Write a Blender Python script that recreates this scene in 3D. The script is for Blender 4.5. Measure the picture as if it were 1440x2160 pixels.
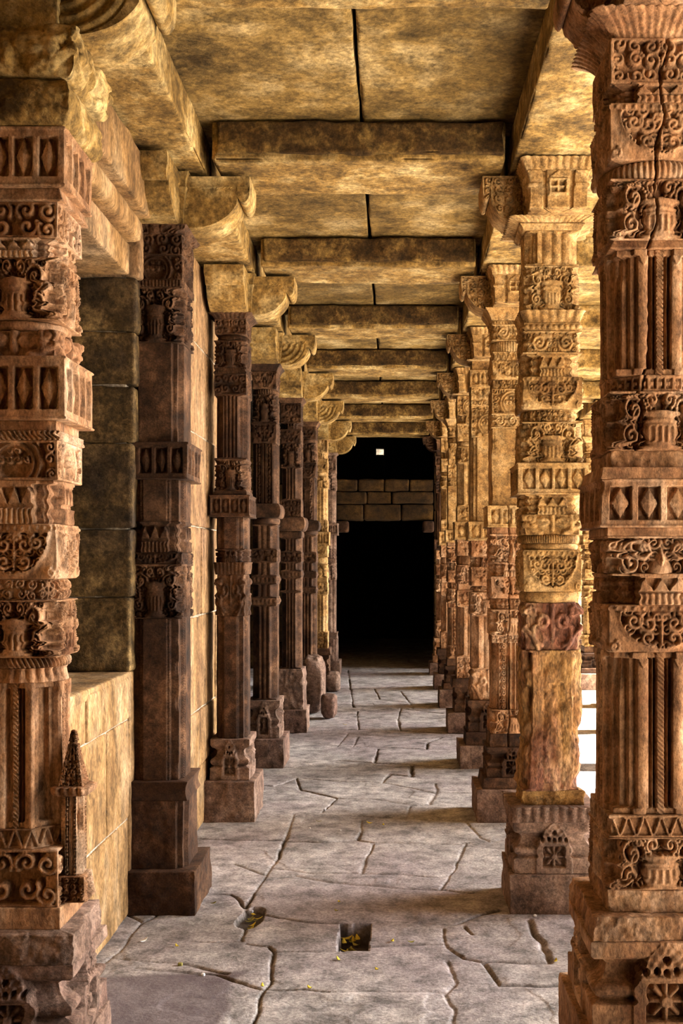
import bpy, math, random
import numpy as np
from mathutils import Vector

for o in list(bpy.data.objects): bpy.data.objects.remove(o)
SC = bpy.context.scene
COL = SC.collection
F = 2280.0; VX = 830.0; VY = 1185.0; EYE = 1.7

# ------------------------------------------------------------------ camera
cd = bpy.data.cameras.new('camera'); cam = bpy.data.objects.new('camera', cd); COL.objects.link(cam)
cam.location = (0, 0, EYE); cam.rotation_euler = (math.pi/2, 0, 0)
cd.sensor_fit = 'VERTICAL'; cd.sensor_height = 36.0; cd.lens = F/2160*36
cd.shift_x = -(VX-720)/2160; cd.shift_y = (VY-1080)/2160
cd.clip_start = 0.05; cd.clip_end = 500
SC.camera = cam
# ------------------------------------------------------------------ light
SC.view_settings.view_transform = 'Standard'; SC.view_settings.look = 'None'
SC.view_settings.exposure = 1.2; SC.view_settings.gamma = 1.0
W = bpy.data.worlds.new('sky'); SC.world = W; W.use_nodes = True
bg = W.node_tree.nodes['Background']; bg.inputs[0].default_value = (1.0, 0.95, 0.90, 1); bg.inputs[1].default_value = 1.0
# hazy daylight sky; bright lobe added low over the courtyard, aimed for side light
wn = W.node_tree.nodes; wl = W.node_tree.links
wt = wn.new('ShaderNodeTexCoord'); wd_ = wn.new('ShaderNodeVectorMath'); wd_.operation = 'DOT_PRODUCT'
SKY_DIR = Vector((.95, .14, .25)).normalized(); wd_.inputs[1].default_value = SKY_DIR
wl.new(wt.outputs['Generated'], wd_.inputs[0])
w1 = wn.new('ShaderNodeMath'); w1.operation = 'MAXIMUM'; w1.inputs[1].default_value = 0; wl.new(wd_.outputs['Value'], w1.inputs[0])
w2 = wn.new('ShaderNodeMath'); w2.operation = 'POWER'; w2.inputs[1].default_value = 32.0; wl.new(w1.outputs[0], w2.inputs[0])
w3 = wn.new('ShaderNodeMath'); w3.operation = 'MULTIPLY_ADD'; w3.inputs[1].default_value = 34.0; w3.inputs[2].default_value = .05
wl.new(w2.outputs[0], w3.inputs[0]); wl.new(w3.outputs[0], bg.inputs[1])
sd = bpy.data.lights.new('sun', 'SUN'); sd.energy = 31.0; sd.angle = math.radians(1.0); sd.color = (1, .93, .82)
sun = bpy.data.objects.new('sun', sd); COL.objects.link(sun)
SUN_DIR = Vector((-0.46, -0.06, -0.85))        # the way the light travels
sun.rotation_euler = SUN_DIR.to_track_quat('-Z', 'Y').to_euler()

# ------------------------------------------------------------------ numpy noise
def _h(i, j, k, seed):
    n = (i*374761393 + j*668265263 + k*2147483647 + seed*974634777) & 0xffffffff
    n = (n ^ (n >> 13)) * 1274126177 & 0xffffffff
    n = n ^ (n >> 16)
    return (n & 0xffff)/65535.0
def vnoise(x, y, z, seed=0):
    x, y, z = np.broadcast_arrays(x, y, z)
    xi, yi, zi = (np.floor(a).astype(np.int64) for a in (x, y, z))
    fx, fy, fz = x-xi, y-yi, z-zi
    fx, fy, fz = (a*a*(3-2*a) for a in (fx, fy, fz))
    r = 0
    for dx in (0, 1):
        for dy in (0, 1):
            for dz in (0, 1):
                w = (fx if dx else 1-fx)*(fy if dy else 1-fy)*(fz if dz else 1-fz)
                r = r + w*_h(xi+dx, yi+dy, zi+dz, seed)
    return r*2-1
def fbm(x, y, z, seed=0, octv=3):
    r = 0; a = 1; s = 0
    for o in range(octv):
        r = r + a*vnoise(x*2**o, y*2**o, z*2**o, seed+o*17); s += a; a *= .5
    return r/s

# ------------------------------------------------------------------ materials
def stone(name, c0, c1, c2, c3=None, scale=3.0, bump=.35, rough=.9, fine=60, streak=1.0, patch=.5):
    m = bpy.data.materials.new(name); m.use_nodes = True; nt = m.node_tree; N = nt.nodes; L = nt.links
    b = N['Principled BSDF']; b.inputs['Roughness'].default_value = rough
    b.inputs['Specular IOR Level'].default_value = .25
    tc = N.new('ShaderNodeTexCoord'); oi = N.new('ShaderNodeObjectInfo')
    mp = N.new('ShaderNodeMapping'); L.new(tc.outputs['Object'], mp.inputs['Vector'])
    mul = N.new('ShaderNodeVectorMath'); mul.operation = 'SCALE'; mul.inputs[3].default_value = 13.0
    cmb = N.new('ShaderNodeCombineXYZ'); L.new(oi.outputs['Random'], cmb.inputs[0]); L.new(oi.outputs['Random'], cmb.inputs[1])
    L.new(cmb.outputs[0], mul.inputs[0]); L.new(mul.outputs[0], mp.inputs['Location'])
    mp.inputs['Scale'].default_value = (1, 1, 1/streak)
    def noise(sc, det, rgh, dist=0):
        n = N.new('ShaderNodeTexNoise'); n.inputs['Scale'].default_value = sc; n.inputs['Detail'].default_value = det
        n.inputs['Roughness'].default_value = rgh; n.inputs['Distortion'].default_value = dist
        L.new(mp.outputs[0], n.inputs['Vector']); return n
    n1 = noise(scale, 7, .66, .15); n2 = noise(scale*.35, 4, .6, .2); n3 = noise(fine, 4, .7); n4 = noise(scale*4.5, 8, .74, .12)
    r = N.new('ShaderNodeValToRGB'); L.new(n1.outputs['Fac'], r.inputs[0])
    e = r.color_ramp.elements; e[0].position = .33; e[0].color = (*c0, 1); e[1].position = .68; e[1].color = (*c2, 1)
    k = e.new(.5); k.color = (*c1, 1)
    c3 = c3 or c1
    mr = N.new('ShaderNodeMapRange'); mr.inputs[1].default_value = .48; mr.inputs[2].default_value = .62; L.new(n2.outputs['Fac'], mr.inputs[0])
    ml = N.new('ShaderNodeMath'); ml.operation = 'MULTIPLY'; ml.inputs[1].default_value = patch; L.new(mr.outputs[0], ml.inputs[0])
    mx = N.new('ShaderNodeMix'); mx.data_type = 'RGBA'; L.new(ml.outputs[0], mx.inputs[0])
    L.new(r.outputs[0], mx.inputs[6]); mx.inputs[7].default_value = (*c3, 1)
    mr2 = N.new('ShaderNodeMapRange'); mr2.inputs[1].default_value = .36; mr2.inputs[2].default_value = .64
    mr2.inputs[3].default_value = .42; mr2.inputs[4].default_value = 1.45; L.new(n4.outputs['Fac'], mr2.inputs[0])
    mr3 = N.new('ShaderNodeMapRange'); mr3.inputs[1].default_value = .34; mr3.inputs[2].default_value = .66
    mr3.inputs[3].default_value = .6; mr3.inputs[4].default_value = 1.3; L.new(n3.outputs['Fac'], mr3.inputs[0])
    mm = N.new('ShaderNodeMath'); mm.operation = 'MULTIPLY'; L.new(mr2.outputs[0], mm.inputs[0]); L.new(mr3.outputs[0], mm.inputs[1])
    vs = N.new('ShaderNodeVectorMath'); vs.operation = 'SCALE'; L.new(mx.outputs[2], vs.inputs[0]); L.new(mm.outputs[0], vs.inputs[3])
    L.new(vs.outputs[0], b.inputs['Base Color'])
    ad = N.new('ShaderNodeMath'); ad.operation = 'MULTIPLY_ADD'; ad.inputs[1].default_value = .45; L.new(n4.outputs['Fac'], ad.inputs[0])
    m3 = N.new('ShaderNodeMath'); m3.operation = 'MULTIPLY'; m3.inputs[1].default_value = .5; L.new(n3.outputs['Fac'], m3.inputs[0]); L.new(m3.outputs[0], ad.inputs[2])
    bp = N.new('ShaderNodeBump'); bp.inputs['Strength'].default_value = bump; bp.inputs['Distance'].default_value = .012
    L.new(ad.outputs[0], bp.inputs['Height']); L.new(bp.outputs[0], b.inputs['Normal'])
    return m
def plain(name, c, rough=.8, bump=0):
    m = bpy.data.materials.new(name); m.use_nodes = True; N = m.node_tree.nodes; L = m.node_tree.links
    b = N['Principled BSDF']; b.inputs['Roughness'].default_value = rough
    n = N.new('ShaderNodeTexNoise'); n.inputs['Scale'].default_value = 25
    r = N.new('ShaderNodeValToRGB'); L.new(n.outputs[0], r.inputs[0])
    r.color_ramp.elements[0].position = .3; r.color_ramp.elements[0].color = (c[0]*.7, c[1]*.7, c[2]*.7, 1)
    r.color_ramp.elements[1].position = .7; r.color_ramp.elements[1].color = (min(1, c[0]*1.2), min(1, c[1]*1.2), min(1, c[2]*1.2), 1)
    L.new(r.outputs[0], b.inputs['Base Color']); return m
M = {}
M['ceil'] = stone('golden_ceiling_stone', (.045, .026, .006), (.27, .175, .055), (.50, .38, .19), (.10, .060, .014), 2.6, .9, fine=45, patch=.7)
M['beam'] = stone('golden_beam_stone', (.05, .026, .005), (.30, .185, .055), (.58, .44, .21), (.13, .075, .018), 4.0, .9, fine=50, patch=.65)
M['shade_grime'] = stone('shaded_grimy_beam_face', (.02, .010, .003), (.085, .045, .011), (.30, .19, .055), (.04, .02, .005), 7, 1.0, fine=60, patch=.5)  # grime plus the shade of camera-facing beam sides, put into the colour
M['wall'] = stone('ochre_wall_stone', (.13, .065, .022), (.30, .175, .070), (.44, .31, .18), (.33, .20, .12), 2.5, .6, fine=90, streak=2.0)
M['gold'] = stone('yellow_sandstone', (.14, .068, .020), (.36, .215, .080), (.52, .36, .18), (.22, .115, .035), 5, .6, fine=120)
M['rose'] = stone('rose_sandstone', (.15, .062, .026), (.34, .18, .088), (.56, .38, .25), (.20, .085, .038), 4, .6, fine=120, streak=1.8, patch=.5)
M['red'] = stone('red_sandstone', (.06, .018, .010), (.19, .080, .048), (.36, .23, .12), (.30, .17, .055), 5, .9, fine=90, streak=2.5, patch=.9)
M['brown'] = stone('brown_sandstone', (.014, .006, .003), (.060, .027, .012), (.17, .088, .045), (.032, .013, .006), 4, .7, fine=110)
M['plinth'] = stone('worn_plinth_stone', (.08, .048, .034), (.20, .125, .09), (.36, .25, .19), (.14, .075, .058), 4, .7, fine=100)
M['floor'] = stone('worn_flagstone', (.20, .18, .175), (.355, .33, .325), (.48, .45, .435), (.29, .245, .26), 1.6, .45, fine=70, patch=.75)
def soil_joints(m):
    nt = m.node_tree; N = nt.nodes; L = nt.links; b = N['Principled BSDF']; src = b.inputs['Base Color'].links[0].from_socket
    for an, col, amt in (('purple', (.10, .075, .085), .75), ('soil', (.035, .026, .018), .9)):
        a = N.new('ShaderNodeAttribute'); a.attribute_name = an; k = N.new('ShaderNodeMath'); k.operation = 'MULTIPLY'; k.inputs[1].default_value = amt
        L.new(a.outputs['Fac'], k.inputs[0]); x = N.new('ShaderNodeMix'); x.data_type = 'RGBA'; L.new(k.outputs[0], x.inputs[0])
        L.new(src, x.inputs[6]); x.inputs[7].default_value = (*col, 1); src = x.outputs[2]
    L.new(src, b.inputs['Base Color'])
soil_joints(M['floor'])
M['court'] = stone('courtyard_paving', (.50, .43, .34), (.6, .53, .44), (.66, .6, .52), None, 1.0, .3)
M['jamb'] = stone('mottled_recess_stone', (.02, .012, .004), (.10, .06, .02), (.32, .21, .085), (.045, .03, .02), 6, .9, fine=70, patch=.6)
M['mortar'] = stone('pale_mortar', (.35, .28, .2), (.42, .36, .28), (.48, .42, .35), None, 6, .4)
M['dark'] = stone('dark_wall_stone', (.012, .009, .006), (.02, .015, .01), (.03, .02, .014), None, 2.5, .5)  # near-black even stone for enclosing walls, roof and rear room
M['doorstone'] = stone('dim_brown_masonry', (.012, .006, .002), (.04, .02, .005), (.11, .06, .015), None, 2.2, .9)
M['leaf'] = plain('yellow_leaf', (.62, .48, .04)); M['drygreen'] = plain('olive_leaf', (.25, .22, .04))
M['white'] = plain('white_paper', (.8, .8, .8)); M['pink'] = plain('red_scrap', (.6, .06, .10)); M['blue'] = plain('pale_pebble', (.45, .47, .55), .35)

# ------------------------------------------------------------------ object helpers
def mesh_np(name, co, quads, mat, parent=None, smooth=True, tris=None):
    me = bpy.data.meshes.new(name)
    co = np.asarray(co, np.float32).reshape(-1, 3)
    quads = np.asarray(quads, np.int32).reshape(-1, 4)
    tr = np.asarray(tris, np.int32).reshape(-1, 3) if tris is not None and len(tris) else np.zeros((0, 3), np.int32)
    me.vertices.add(len(co)); me.vertices.foreach_set('co', co.ravel())
    nl = quads.size+tr.size; me.loops.add(nl)
    me.loops.foreach_set('vertex_index', np.concatenate([quads.ravel(), tr.ravel()]))
    me.polygons.add(len(quads)+len(tr))
    me.polygons.foreach_set('loop_start', np.concatenate([np.arange(len(quads))*4, quads.size+np.arange(len(tr))*3]).astype(np.int32))
    me.polygons.foreach_set('use_smooth', np.full(len(quads)+len(tr), smooth))
    me.update(calc_edges=True); me.validate()
    if mat: me.materials.append(mat)
    o = bpy.data.objects.new(name, me); COL.objects.link(o)
    if parent: o.parent = parent
    return o
def empty(name, loc, rz=0):
    o = bpy.data.objects.new(name, None); COL.objects.link(o); o.location = loc; o.rotation_euler = (0, 0, rz)
    o.empty_display_size = .2; return o
def tag(o, label, cat, group=None):
    o['label'] = label; o['category'] = cat; o['kind'] = 'thing'
    if group: o['group'] = group
    return o
def struct(o): o['kind'] = 'structure'; return o

class Buf:
    def __init__(s): s.co = []; s.q = []; s.n = 0
    def add(s, co, q): s.co.append(co); s.q.append(q+s.n); s.n += len(co)
    def build(s, name, mat, parent=None, smooth=True): return mesh_np(name, np.concatenate(s.co), np.concatenate(s.q), mat, parent, smooth)
def gridq(m, n):
    i = np.arange(m*n).reshape(m, n)
    return np.stack([i[:-1, :-1], i[:-1, 1:], i[1:, 1:], i[1:, :-1]], -1).reshape(-1, 4)
def rough_box(buf, lo, hi, res=.04, r=.015, amp=.006, seed=0, freq=7, chip=0.0):
    lo = np.array(lo, float); hi = np.array(hi, float); c = (lo+hi)/2; hs = (hi-lo)/2; r = min(r, hs.min()*.9)
    for ax in range(3):
        for sg in (-1, 1):
            a, b = (ax+1) % 3, (ax+2) % 3
            if sg < 0: a, b = b, a
            na = max(2, int(2*hs[a]/res)+2); nb = max(2, int(2*hs[b]/res)+2)
            def sp(n, h):
                u = np.linspace(-1, 1, n)*h
                e = np.array([-h, -h+r*.3, -h+r, h-r, h-r*.3, h])
                return np.unique(np.round(np.concatenate([u[(abs(u) < h-r*1.2)], e]), 6))
            ua = sp(na, hs[a]); ub = sp(nb, hs[b]); na, nb = len(ua), len(ub)
            A, B = np.meshgrid(ua, ub)
            P = np.zeros(A.shape+(3,)); P[..., a] = A; P[..., b] = B; P[..., ax] = sg*hs[ax]
            inner = np.clip(P, -(hs-r), hs-r); d = P-inner; ln = np.linalg.norm(d, axis=-1, keepdims=True); ln[ln < 1e-9] = 1
            dn = d/ln; P = inner+dn*r+c
            x, y, z = P[..., 0], P[..., 1], P[..., 2]
            n1 = fbm(x*freq, y*freq, z*freq, seed, 4)
            if chip > 0:
                edge = (np.abs(d) > r*.5).sum(-1) >= 2
                n1 = n1 - edge*chip/amp*np.maximum(0, vnoise(x*9, y*9, z*9, seed+5))
            P = P+dn*(n1*amp)[..., None]
            buf.add(P.reshape(-1, 3), gridq(nb, na))
def rbox(name, lo, hi, mat, parent=None, **k):
    b = Buf(); rough_box(b, lo, hi, **k); return b.build(name, mat, parent)

# ------------------------------------------------------------------ carving motifs : height fields over (x,z) in metres, |x|<hw, 0<z<H
def sm(a, b, v): t = np.clip((v-a)/(b-a), 0, 1); return t*t*(3-2*t)
def dist(X, Z, P):
    P = np.asarray(P, np.float32); x = X.astype(np.float32).ravel(); z = Z.astype(np.float32).ravel()
    d = np.full(x.shape, 1e9, np.float32)
    for i in range(0, len(P), 40):
        q = P[i:i+40]
        d = np.minimum(d, ((x[:, None]-q[None, :, 0])**2+(z[:, None]-q[None, :, 1])**2).min(1))
    return np.sqrt(d).reshape(X.shape)
def cord(d, w): return np.sqrt(np.clip(1-(d/w)**2, 0, 1))
def spiral(cx, cz, R, turns=1.4, ph=0., sg=1, n=36, r0=.12):
    t = np.linspace(0, 1, n); a = ph+sg*t*turns*2*math.pi; r = R*(1-t*(1-r0))
    return np.stack([cx+r*np.cos(a), cz+r*np.sin(a)], 1)
def arc(cx, cz, rx, rz, a0, a1, n=30):
    a = np.linspace(a0, a1, n); return np.stack([cx+rx*np.cos(a), cz+rz*np.sin(a)], 1)
def seg(*p):
    out = []
    for a, b in zip(p[:-1], p[1:]):
        t = np.linspace(0, 1, 14)[:, None]; out.append(np.array(a)*(1-t)+np.array(b)*t)
    return np.concatenate(out)
def border(x, z, hw, H, b): return np.minimum(np.minimum(z, H-z), hw-np.abs(x)) < b
def foliage(x, z, hw, H, seed=1, cell=None, d=.012, b=.12):
    rn = random.Random(seed); c = cell or min(H, hw)*.5
    P = []; ax = np.abs(x)
    nx = max(1, round(hw/c)); nz = max(1, round(H/c))
    for i in range(nx):
        for j in range(nz):
            P.append(spiral((i+.5+rn.uniform(-.12, .12))*hw/nx, (j+.5+rn.uniform(-.12, .12))*H/nz, c*.47, rn.uniform(1.1, 1.6), rn.uniform(0, 6.3), rn.choice((-1, 1)), 26))
    dd = dist(ax, z, np.concatenate(P))
    return -d+d*1.1*cord(dd, c*.15)
def m_plain(x, z, hw, H, **k): return np.zeros_like(x)
def m_diamond(x, z, hw, H, n=4, d=.016, **k):
    cw = 2*hw*.92/n; u = ((x+hw*.92) % cw)/cw*2-1; v = z/H*2-1
    inside = (np.abs(u) < .76) & (np.abs(v) < .66) & (np.abs(x) < hw*.92)
    q = np.abs(u)/.66+np.abs(v)/.66
    h = np.where(inside, -d, 0.0)
    h = np.where(inside & (q < 1), -d*.15+(.35-q)*.006, h)
    h = np.where(np.abs(v) > .9, .004, h)
    return h
def m_vase(x, z, hw, H, d=.02, seed=0, **k):
    ax = np.abs(x); v = z/H; w0 = hw*.42
    r = np.interp(v, [0, .06, .10, .14, .3, .5, .56, .60, .66, .69], [w0*1.05, w0*1.05, w0*.7, w0*.75, w0*1.05, w0*.92, w0*.8, w0*1.15, w0*1.15, 0])
    pot = ax < r
    body = np.sqrt(np.clip(1-(ax/np.maximum(r, 1e-4))**2, 0, 1))
    ribs = .16*np.cos(ax/w0*17)*((v > .14) & (v < .4)) + .10*np.cos(v*60)*((v > .42) & (v < .55))
    h = np.where(pot & (v < .69), -d+d*(.55+.75*body*(1+ribs)), -d)
    S = [spiral(hw*.66, H*.70, hw*.30, 1.5, math.pi*1.05, -1), spiral(hw*.72, H*.26, hw*.22, 1.6, math.pi*.5, -1),
         arc(hw*.56, H*.50, hw*.13, H*.22, -1.4, 1.5, 16), spiral(hw*.2, H*.86, hw*.16, 1.2, -1.2, 1, 20), spiral(hw*.9, H*.5, hw*.09, 1.1, 2, 1, 14),
         spiral(hw*.88, H*.08, hw*.10, 1.1, 1, -1, 14), spiral(hw*.5, H*.92, hw*.12, 1.1, 3, -1, 14)]
    dd = dist(ax, z, np.concatenate(S)); h = np.maximum(h, -d+d*1.15*cord(dd, hw*.062)); fo = foliage(x, z, hw, H, seed+6, hw*.24, d)-d*.35; h = np.where(ax > r*1.05, np.maximum(h, fo), h)
    h = np.where((z > H*.965) | (z < H*.03), 0, h)
    return h
def m_medal(x, z, hw, H, d=.018, seed=3, **k):
    ax = np.abs(x); R = hw*.80; zc = H*.84; rz = H*.74
    q = np.sqrt((ax/R)**2+((z-zc)/rz)**2); inside = (q < 1) & (z < zc)
    S = [spiral(R*.32, zc-rz*.30, R*.25, 1.3, 1.2, -1), spiral(R*.66, zc-rz*.24, R*.22, 1.3, 2.0, 1), spiral(R*.30, zc-rz*.72, R*.20, 1.2, 4, 1), seg((0, zc), (0, zc-rz*.9)), spiral(R*.08, zc-rz*.15, R*.12, 1, 0, 1, 14)]
    dd = dist(ax, z, np.concatenate(S))
    fo = foliage(x, z, hw, H, seed+4, hw*.27, d); h = np.where(inside, np.maximum(-d+d*1.15*cord(dd, R*.075), fo-d*.12), -.004)
    ring = np.exp(-((q-1)/.07)**2)*(z < zc+H*.02); h = h+ring*.008
    beads = .005*np.clip(np.cos(x/(hw*.085)*math.pi), 0, 1)*(np.abs(z-H*.92) < H*.035)
    cs = spiral(hw*.9, H*.12, hw*.11, 1.2, 2, 1, 16); h = h+.006*cord(dist(ax, z, cs), hw*.04)
    return h+beads
def m_round(x, z, hw, H, d=.016, **k):
    q = np.sqrt((x/(hw*.58))**2+((z-H*.42)/(hw*.58))**2)
    f = foliage(x, z, hw, H, 5, hw*.30, d)
    h = np.where(q < 1.15, -d*.6, f); h = np.where(q < .6, foliage(x, z-H*.42, hw*.4, hw*.4, 7, hw*.2, d), h)
    h = h+np.exp(-((q-1)/.07)**2)*.012+np.exp(-((q-.75)/.05)**2)*.010
    return np.where(border(x, z, hw, H, hw*.05), 0, h)
def m_scroll(x, z, hw, H, n=3, d=.014, **k):
    P = []; c = 2*hw/n
    for i in range(n):
        P.append(spiral(-hw+(i+.5)*c, H*.5, min(c*.44, H*.40), 1.7, math.pi*(i % 2), 1 if i % 2 else -1, 46))
    dd = dist(x, z, np.concatenate(P)); h = -d+d*1.1*cord(dd, min(c, H)*.085)
    h = np.maximum(h, foliage(x, z, hw, H, 9, H*.30, d)-d*.3)
    if n > 2: xe = np.sin((x+hw)/c*math.pi)*H*.42; h = np.maximum(h, -d+d*cord(np.abs(z-H*.5-xe), H*.07))
    return np.where((z < H*.06) | (z > H*.94), .002, h)
def m_foli(x, z, hw, H, seed=2, d=.015, cell=None, **k):
    h = foliage(x, z, hw, H, seed, cell or min(hw, H)*.42, d)
    return np.where(border(x, z, hw, H, min(hw, H)*.07), 0, h)
def m_volute(x, z, hw, H, d=.02, **k):
    ax = np.abs(x)
    S = [spiral(hw*.70, H*.30, hw*.24, 1.4, 1.2, -1), spiral(hw*.36, H*.66, hw*.24, 1.1, .6, -1), arc(hw*.52, H*.4, hw*.25, H*.45, .6, 2.6, 22), spiral(hw*.9, H*.75, hw*.14, 1.2, 3, 1, 18)]
    h = -d+d*1.1*cord(dist(ax, z, np.concatenate(S)), hw*.06)
    bud = (ax/(hw*.2))+np.abs(z-H*.35)/(H*.5); h = np.maximum(h, np.where(bud < 1, -d+d*1.5*(1-bud)+.004, -d))
    rr = np.sqrt(ax**2+(z-H*.05)**2)/(hw*.3); h = np.maximum(h, np.where(rr < 1, -d+.028*np.sqrt(np.clip(1-rr**2, 0, 1)), -d))
    h = np.maximum(h, foliage(x, z, hw, H, 31, hw*.26, d)-d*.3)
    return np.where(z > H*.93, .003, h)
def m_ribs(x, z, hw, H, n=16, a=.006, **k): return a*np.abs(np.sin((x+hw)/(2*hw)*n*math.pi))-a*.5
def m_leafrow(x, z, hw, H, n=8, a=.009, **k):
    c = 2*hw/n; u = ((x+hw) % c)/c*2-1; v = z/H
    return a*np.clip(1-np.abs(u)**2-(1-v)**2*.8, 0, 1)+a*.4*(v > .9)-a*.4
def m_twist(x, z, hw, H, n=14, a=.005, **k): return a*np.sin(((x+hw)/(2*hw)*n+z/H*1.2)*2*math.pi)
def m_tri(x, z, hw, H, n=7, d=.008, **k):
    u = np.abs((((x+hw)/(2*hw)*n) % 1)*2-1); v = z/H; q = np.abs(u-v)
    return np.where((v < .1) | (v > .9), 0, -d+d*(q < .17))
def m_meander(x, z, hw, H, n=9, d=.008, **k):
    u = ((x+hw)/(2*hw)*n) % 1; v = z/H
    return np.where((v < .18) | (v > .82), 0, np.where((u < .3) | ((np.abs(v-.5) < .12) & (u < .75)), 0, -d))
def m_beads(x, z, hw, H, n=14, a=.008, **k):
    c = 2*hw/n; u = (((x+hw) % c)/c*2-1)*c/2; R = min(c, H)*.46
    return a*np.sqrt(np.clip(1-(u/R)**2-((z-H/2)/R)**2, 0, 1))-a*.3
def m_flute(x, z, hw, H, d=.022, rope=True, **k):
    ax = np.abs(x)/hw; v = z/H
    h = np.interp(ax, [0, .10, .12, .30, .32, .60, .62, .80, .82, 1.0], [-.2, -.2, -1, -1, -.12, -.12, -.55, -.55, -.95, -.95])*d
    h = h+.10*d*np.cos((ax-.46)/.14*math.pi*.5)*((ax > .32) & (ax < .6))
    if rope: h = h+np.where(ax < .09, .004*np.sin(z*420+x*300), 0)
    h = h+np.exp(-((ax-.20)/.035)**2)*d*.65
    end = np.minimum(z, H-z); h = np.where(end < .02, np.maximum(h, -.35*d), h)
    sc = np.sin(np.clip((ax-.32)/.28, 0, 1)*math.pi)*.03
    return np.where((H-z < .02+sc) & (ax > .3) & (ax < .62), .002, h)
def m_flute2(x, z, hw, H, n=5, d=.016, **k):
    u = (x+hw)/(2*hw)*n; f = np.abs((u % 1)*2-1)
    h = -d*(1-np.sqrt(np.clip(1-f**2, 0, 1)))*1.0 - d*1.2*(np.abs(x)/hw > .8)
    return np.where((z < .012) | (z > H-.012), 0, h)
def m_strip(x, z, hw, H, d=.013, **k):
    ax = np.abs(x)/hw
    c = H/max(1, round(H/(hw*.34))); P = []
    xx = hw*.56; zz = (z % c)
    P = spiral(xx, c*.5, hw*.17, 1.5, 0, 1, 30); v = cord(dist(np.abs(x), zz, P), hw*.04)
    h = np.where((ax > .34) & (ax < .80), -d+d*v, 0); h = np.where((ax < .28), -d*.7, h)
    h = h+np.exp(-((ax-.14)/.05)**2)*d*.9
    return np.where(ax > .86, -d*1.2, h)
def m_shrine(x, z, hw, H, d=.03, **k):
    ax = np.abs(x)/hw; v = z/H; core = ax < .62
    u = np.abs((((ax*2.2)) % 1)*2-1)
    inn = np.where((v > .45) & (v < .85), np.where(u < (v-.45)/.4, -.014, 0), 0)
    teeth = np.where(v < .36, .006*np.abs(np.sin(x/hw*18))-.004, 0)
    rowz = np.where((v > .36) & (v < .45), -.008, 0)
    side = -d+np.where(ax > .9, -.004, 0)+.004*np.sin(v*20)
    h = np.where(core, inn+teeth+rowz, side); return np.where(v > .92, np.maximum(h, -.012), h)
def m_plainU(x, z, hw, H, d=.008, **k):
    ax = np.abs(x)/hw; h = np.where(ax > .78, -d*1.6, 0); return h
def m_bead_edge(x, z, hw, H, d=.016, **k):
    ax = np.abs(x)/hw; h = np.where(ax > .5, -d, 0)
    return h+np.where(np.abs(ax-.58) < .06, d*.7+.003*np.sin(z*500), 0)
def m_base(x, z, hw, H, d=.05, niche=True, **k):
    # ledge, hollow, torus, block on both sides of a projecting miniature shrine
    ax = np.abs(x)/hw; v = z/H
    prof = np.interp(v, [0, .30, .31, .34, .40, .46, .50, .54, .60, .70, .76, .80, .84, .86, 1.0],
                        [.0, .0, -.25, -.6, -.15, -.05, -.15, -.6, -.9, -1, -.75, -.2, .02, .05, .05])*d
    if not niche: return prof
    core = ax < .46; X = ax*hw
    h = np.where((v < .62), .006, prof)
    op = (ax < .27) & (v > .12) & (v < .54); h = np.where(op, -.035, h)
    fl = seg((0, H*.33), (hw*.24, H*.33)); fl2 = seg((0, H*.33), (hw*.16, H*.47)); fl3 = seg((0, H*.33), (hw*.16, H*.19)); fl4 = seg((0, H*.14), (0, H*.52))
    dd = dist(X, z, np.concatenate([fl, fl2, fl3, fl4])); h = np.where(op, np.maximum(h, -.035+.028*cord(dd, hw*.045)), h)
    rr = np.sqrt(X**2+(z-H*.33)**2); h = np.where(rr < hw*.08, .002, h)
    gab = (v >= .62) & (ax < .46*(1-(v-.62)/.40)+.03)
    holes = dist(X, z, np.array([[0, H*.80], [hw*.17, H*.68], [hw*.36, H*.67], [0, H*.66]])) < hw*.055
    hg = .006+np.where(holes, -.03, 0)+.004*np.sin(X*160)*np.cos(z*150)
    fr = (np.abs(v-.60) < .025); 
    core = (core & (v < .62)) | gab
    h = np.where(gab, hg, h); h = np.where(core & fr, .014, h)
    return np.where(core, h, prof)
def m_rough(x, z, hw, H, **k): return .008*fbm(x*30, z*30, 0, 3, 3)
def m_face(x, z, hw, H, d=.02, **k):
    ax = np.abs(x); S = [arc(hw*.35, H*.62, hw*.18, H*.12, 0, 6.3), arc(hw*.3, H*.35, hw*.4, H*.25, -1.3, 1.2), seg((0, H*.3), (0, H*.95)), seg((hw*.5, 0), (hw*.95, H*.5)), spiral(hw*.75, H*.8, hw*.2, 1.2, 0, 1, 20)]
    return -d*.5+d*.6*cord(dist(ax, z, np.concatenate(S)), hw*.1)+.01*fbm(x*20, z*20, 1, 8, 3)
def m_window(x, z, hw, H, d=.02, **k):
    ax = np.abs(x)/hw; v = z/H
    h = np.where((ax > .40) & (ax < .52), -.014, 0)+np.where((ax > .52) & (v > .55) & (v < .66), .006, 0)
    fr = (ax < .34) & (v > .34) & (v < .80); h = np.where(fr, .008, h)
    op = (ax < .24) & (v > .42) & (v < .74); c = cord(dist(np.abs(x), z, seg((0, H*.58), (hw*.2, H*.58))), hw*.06)+cord(dist(np.abs(x), z, seg((0, H*.44), (0, H*.72))), hw*.06)
    h = np.where(op, -d+d*np.clip(c, 0, 1), h); h = np.where((v > .80) & (ax < .34*(1-(v-.8)/.2)), .006, h)
    return h
MOT = dict(window=m_window, plain=m_plain, diamond=m_diamond, vase=m_vase, medal=m_medal, round=m_round, scroll=m_scroll, foli=m_foli, volute=m_volute, ribs=m_ribs,
           leafrow=m_leafrow, twist=m_twist, tri=m_tri, meander=m_meander, beads=m_beads, flute=m_flute, flute2=m_flute2, strip=m_strip, shrine=m_shrine,
           U=m_plainU, beadedge=m_bead_edge, base=m_base, rough=m_rough, face=m_face)
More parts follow.
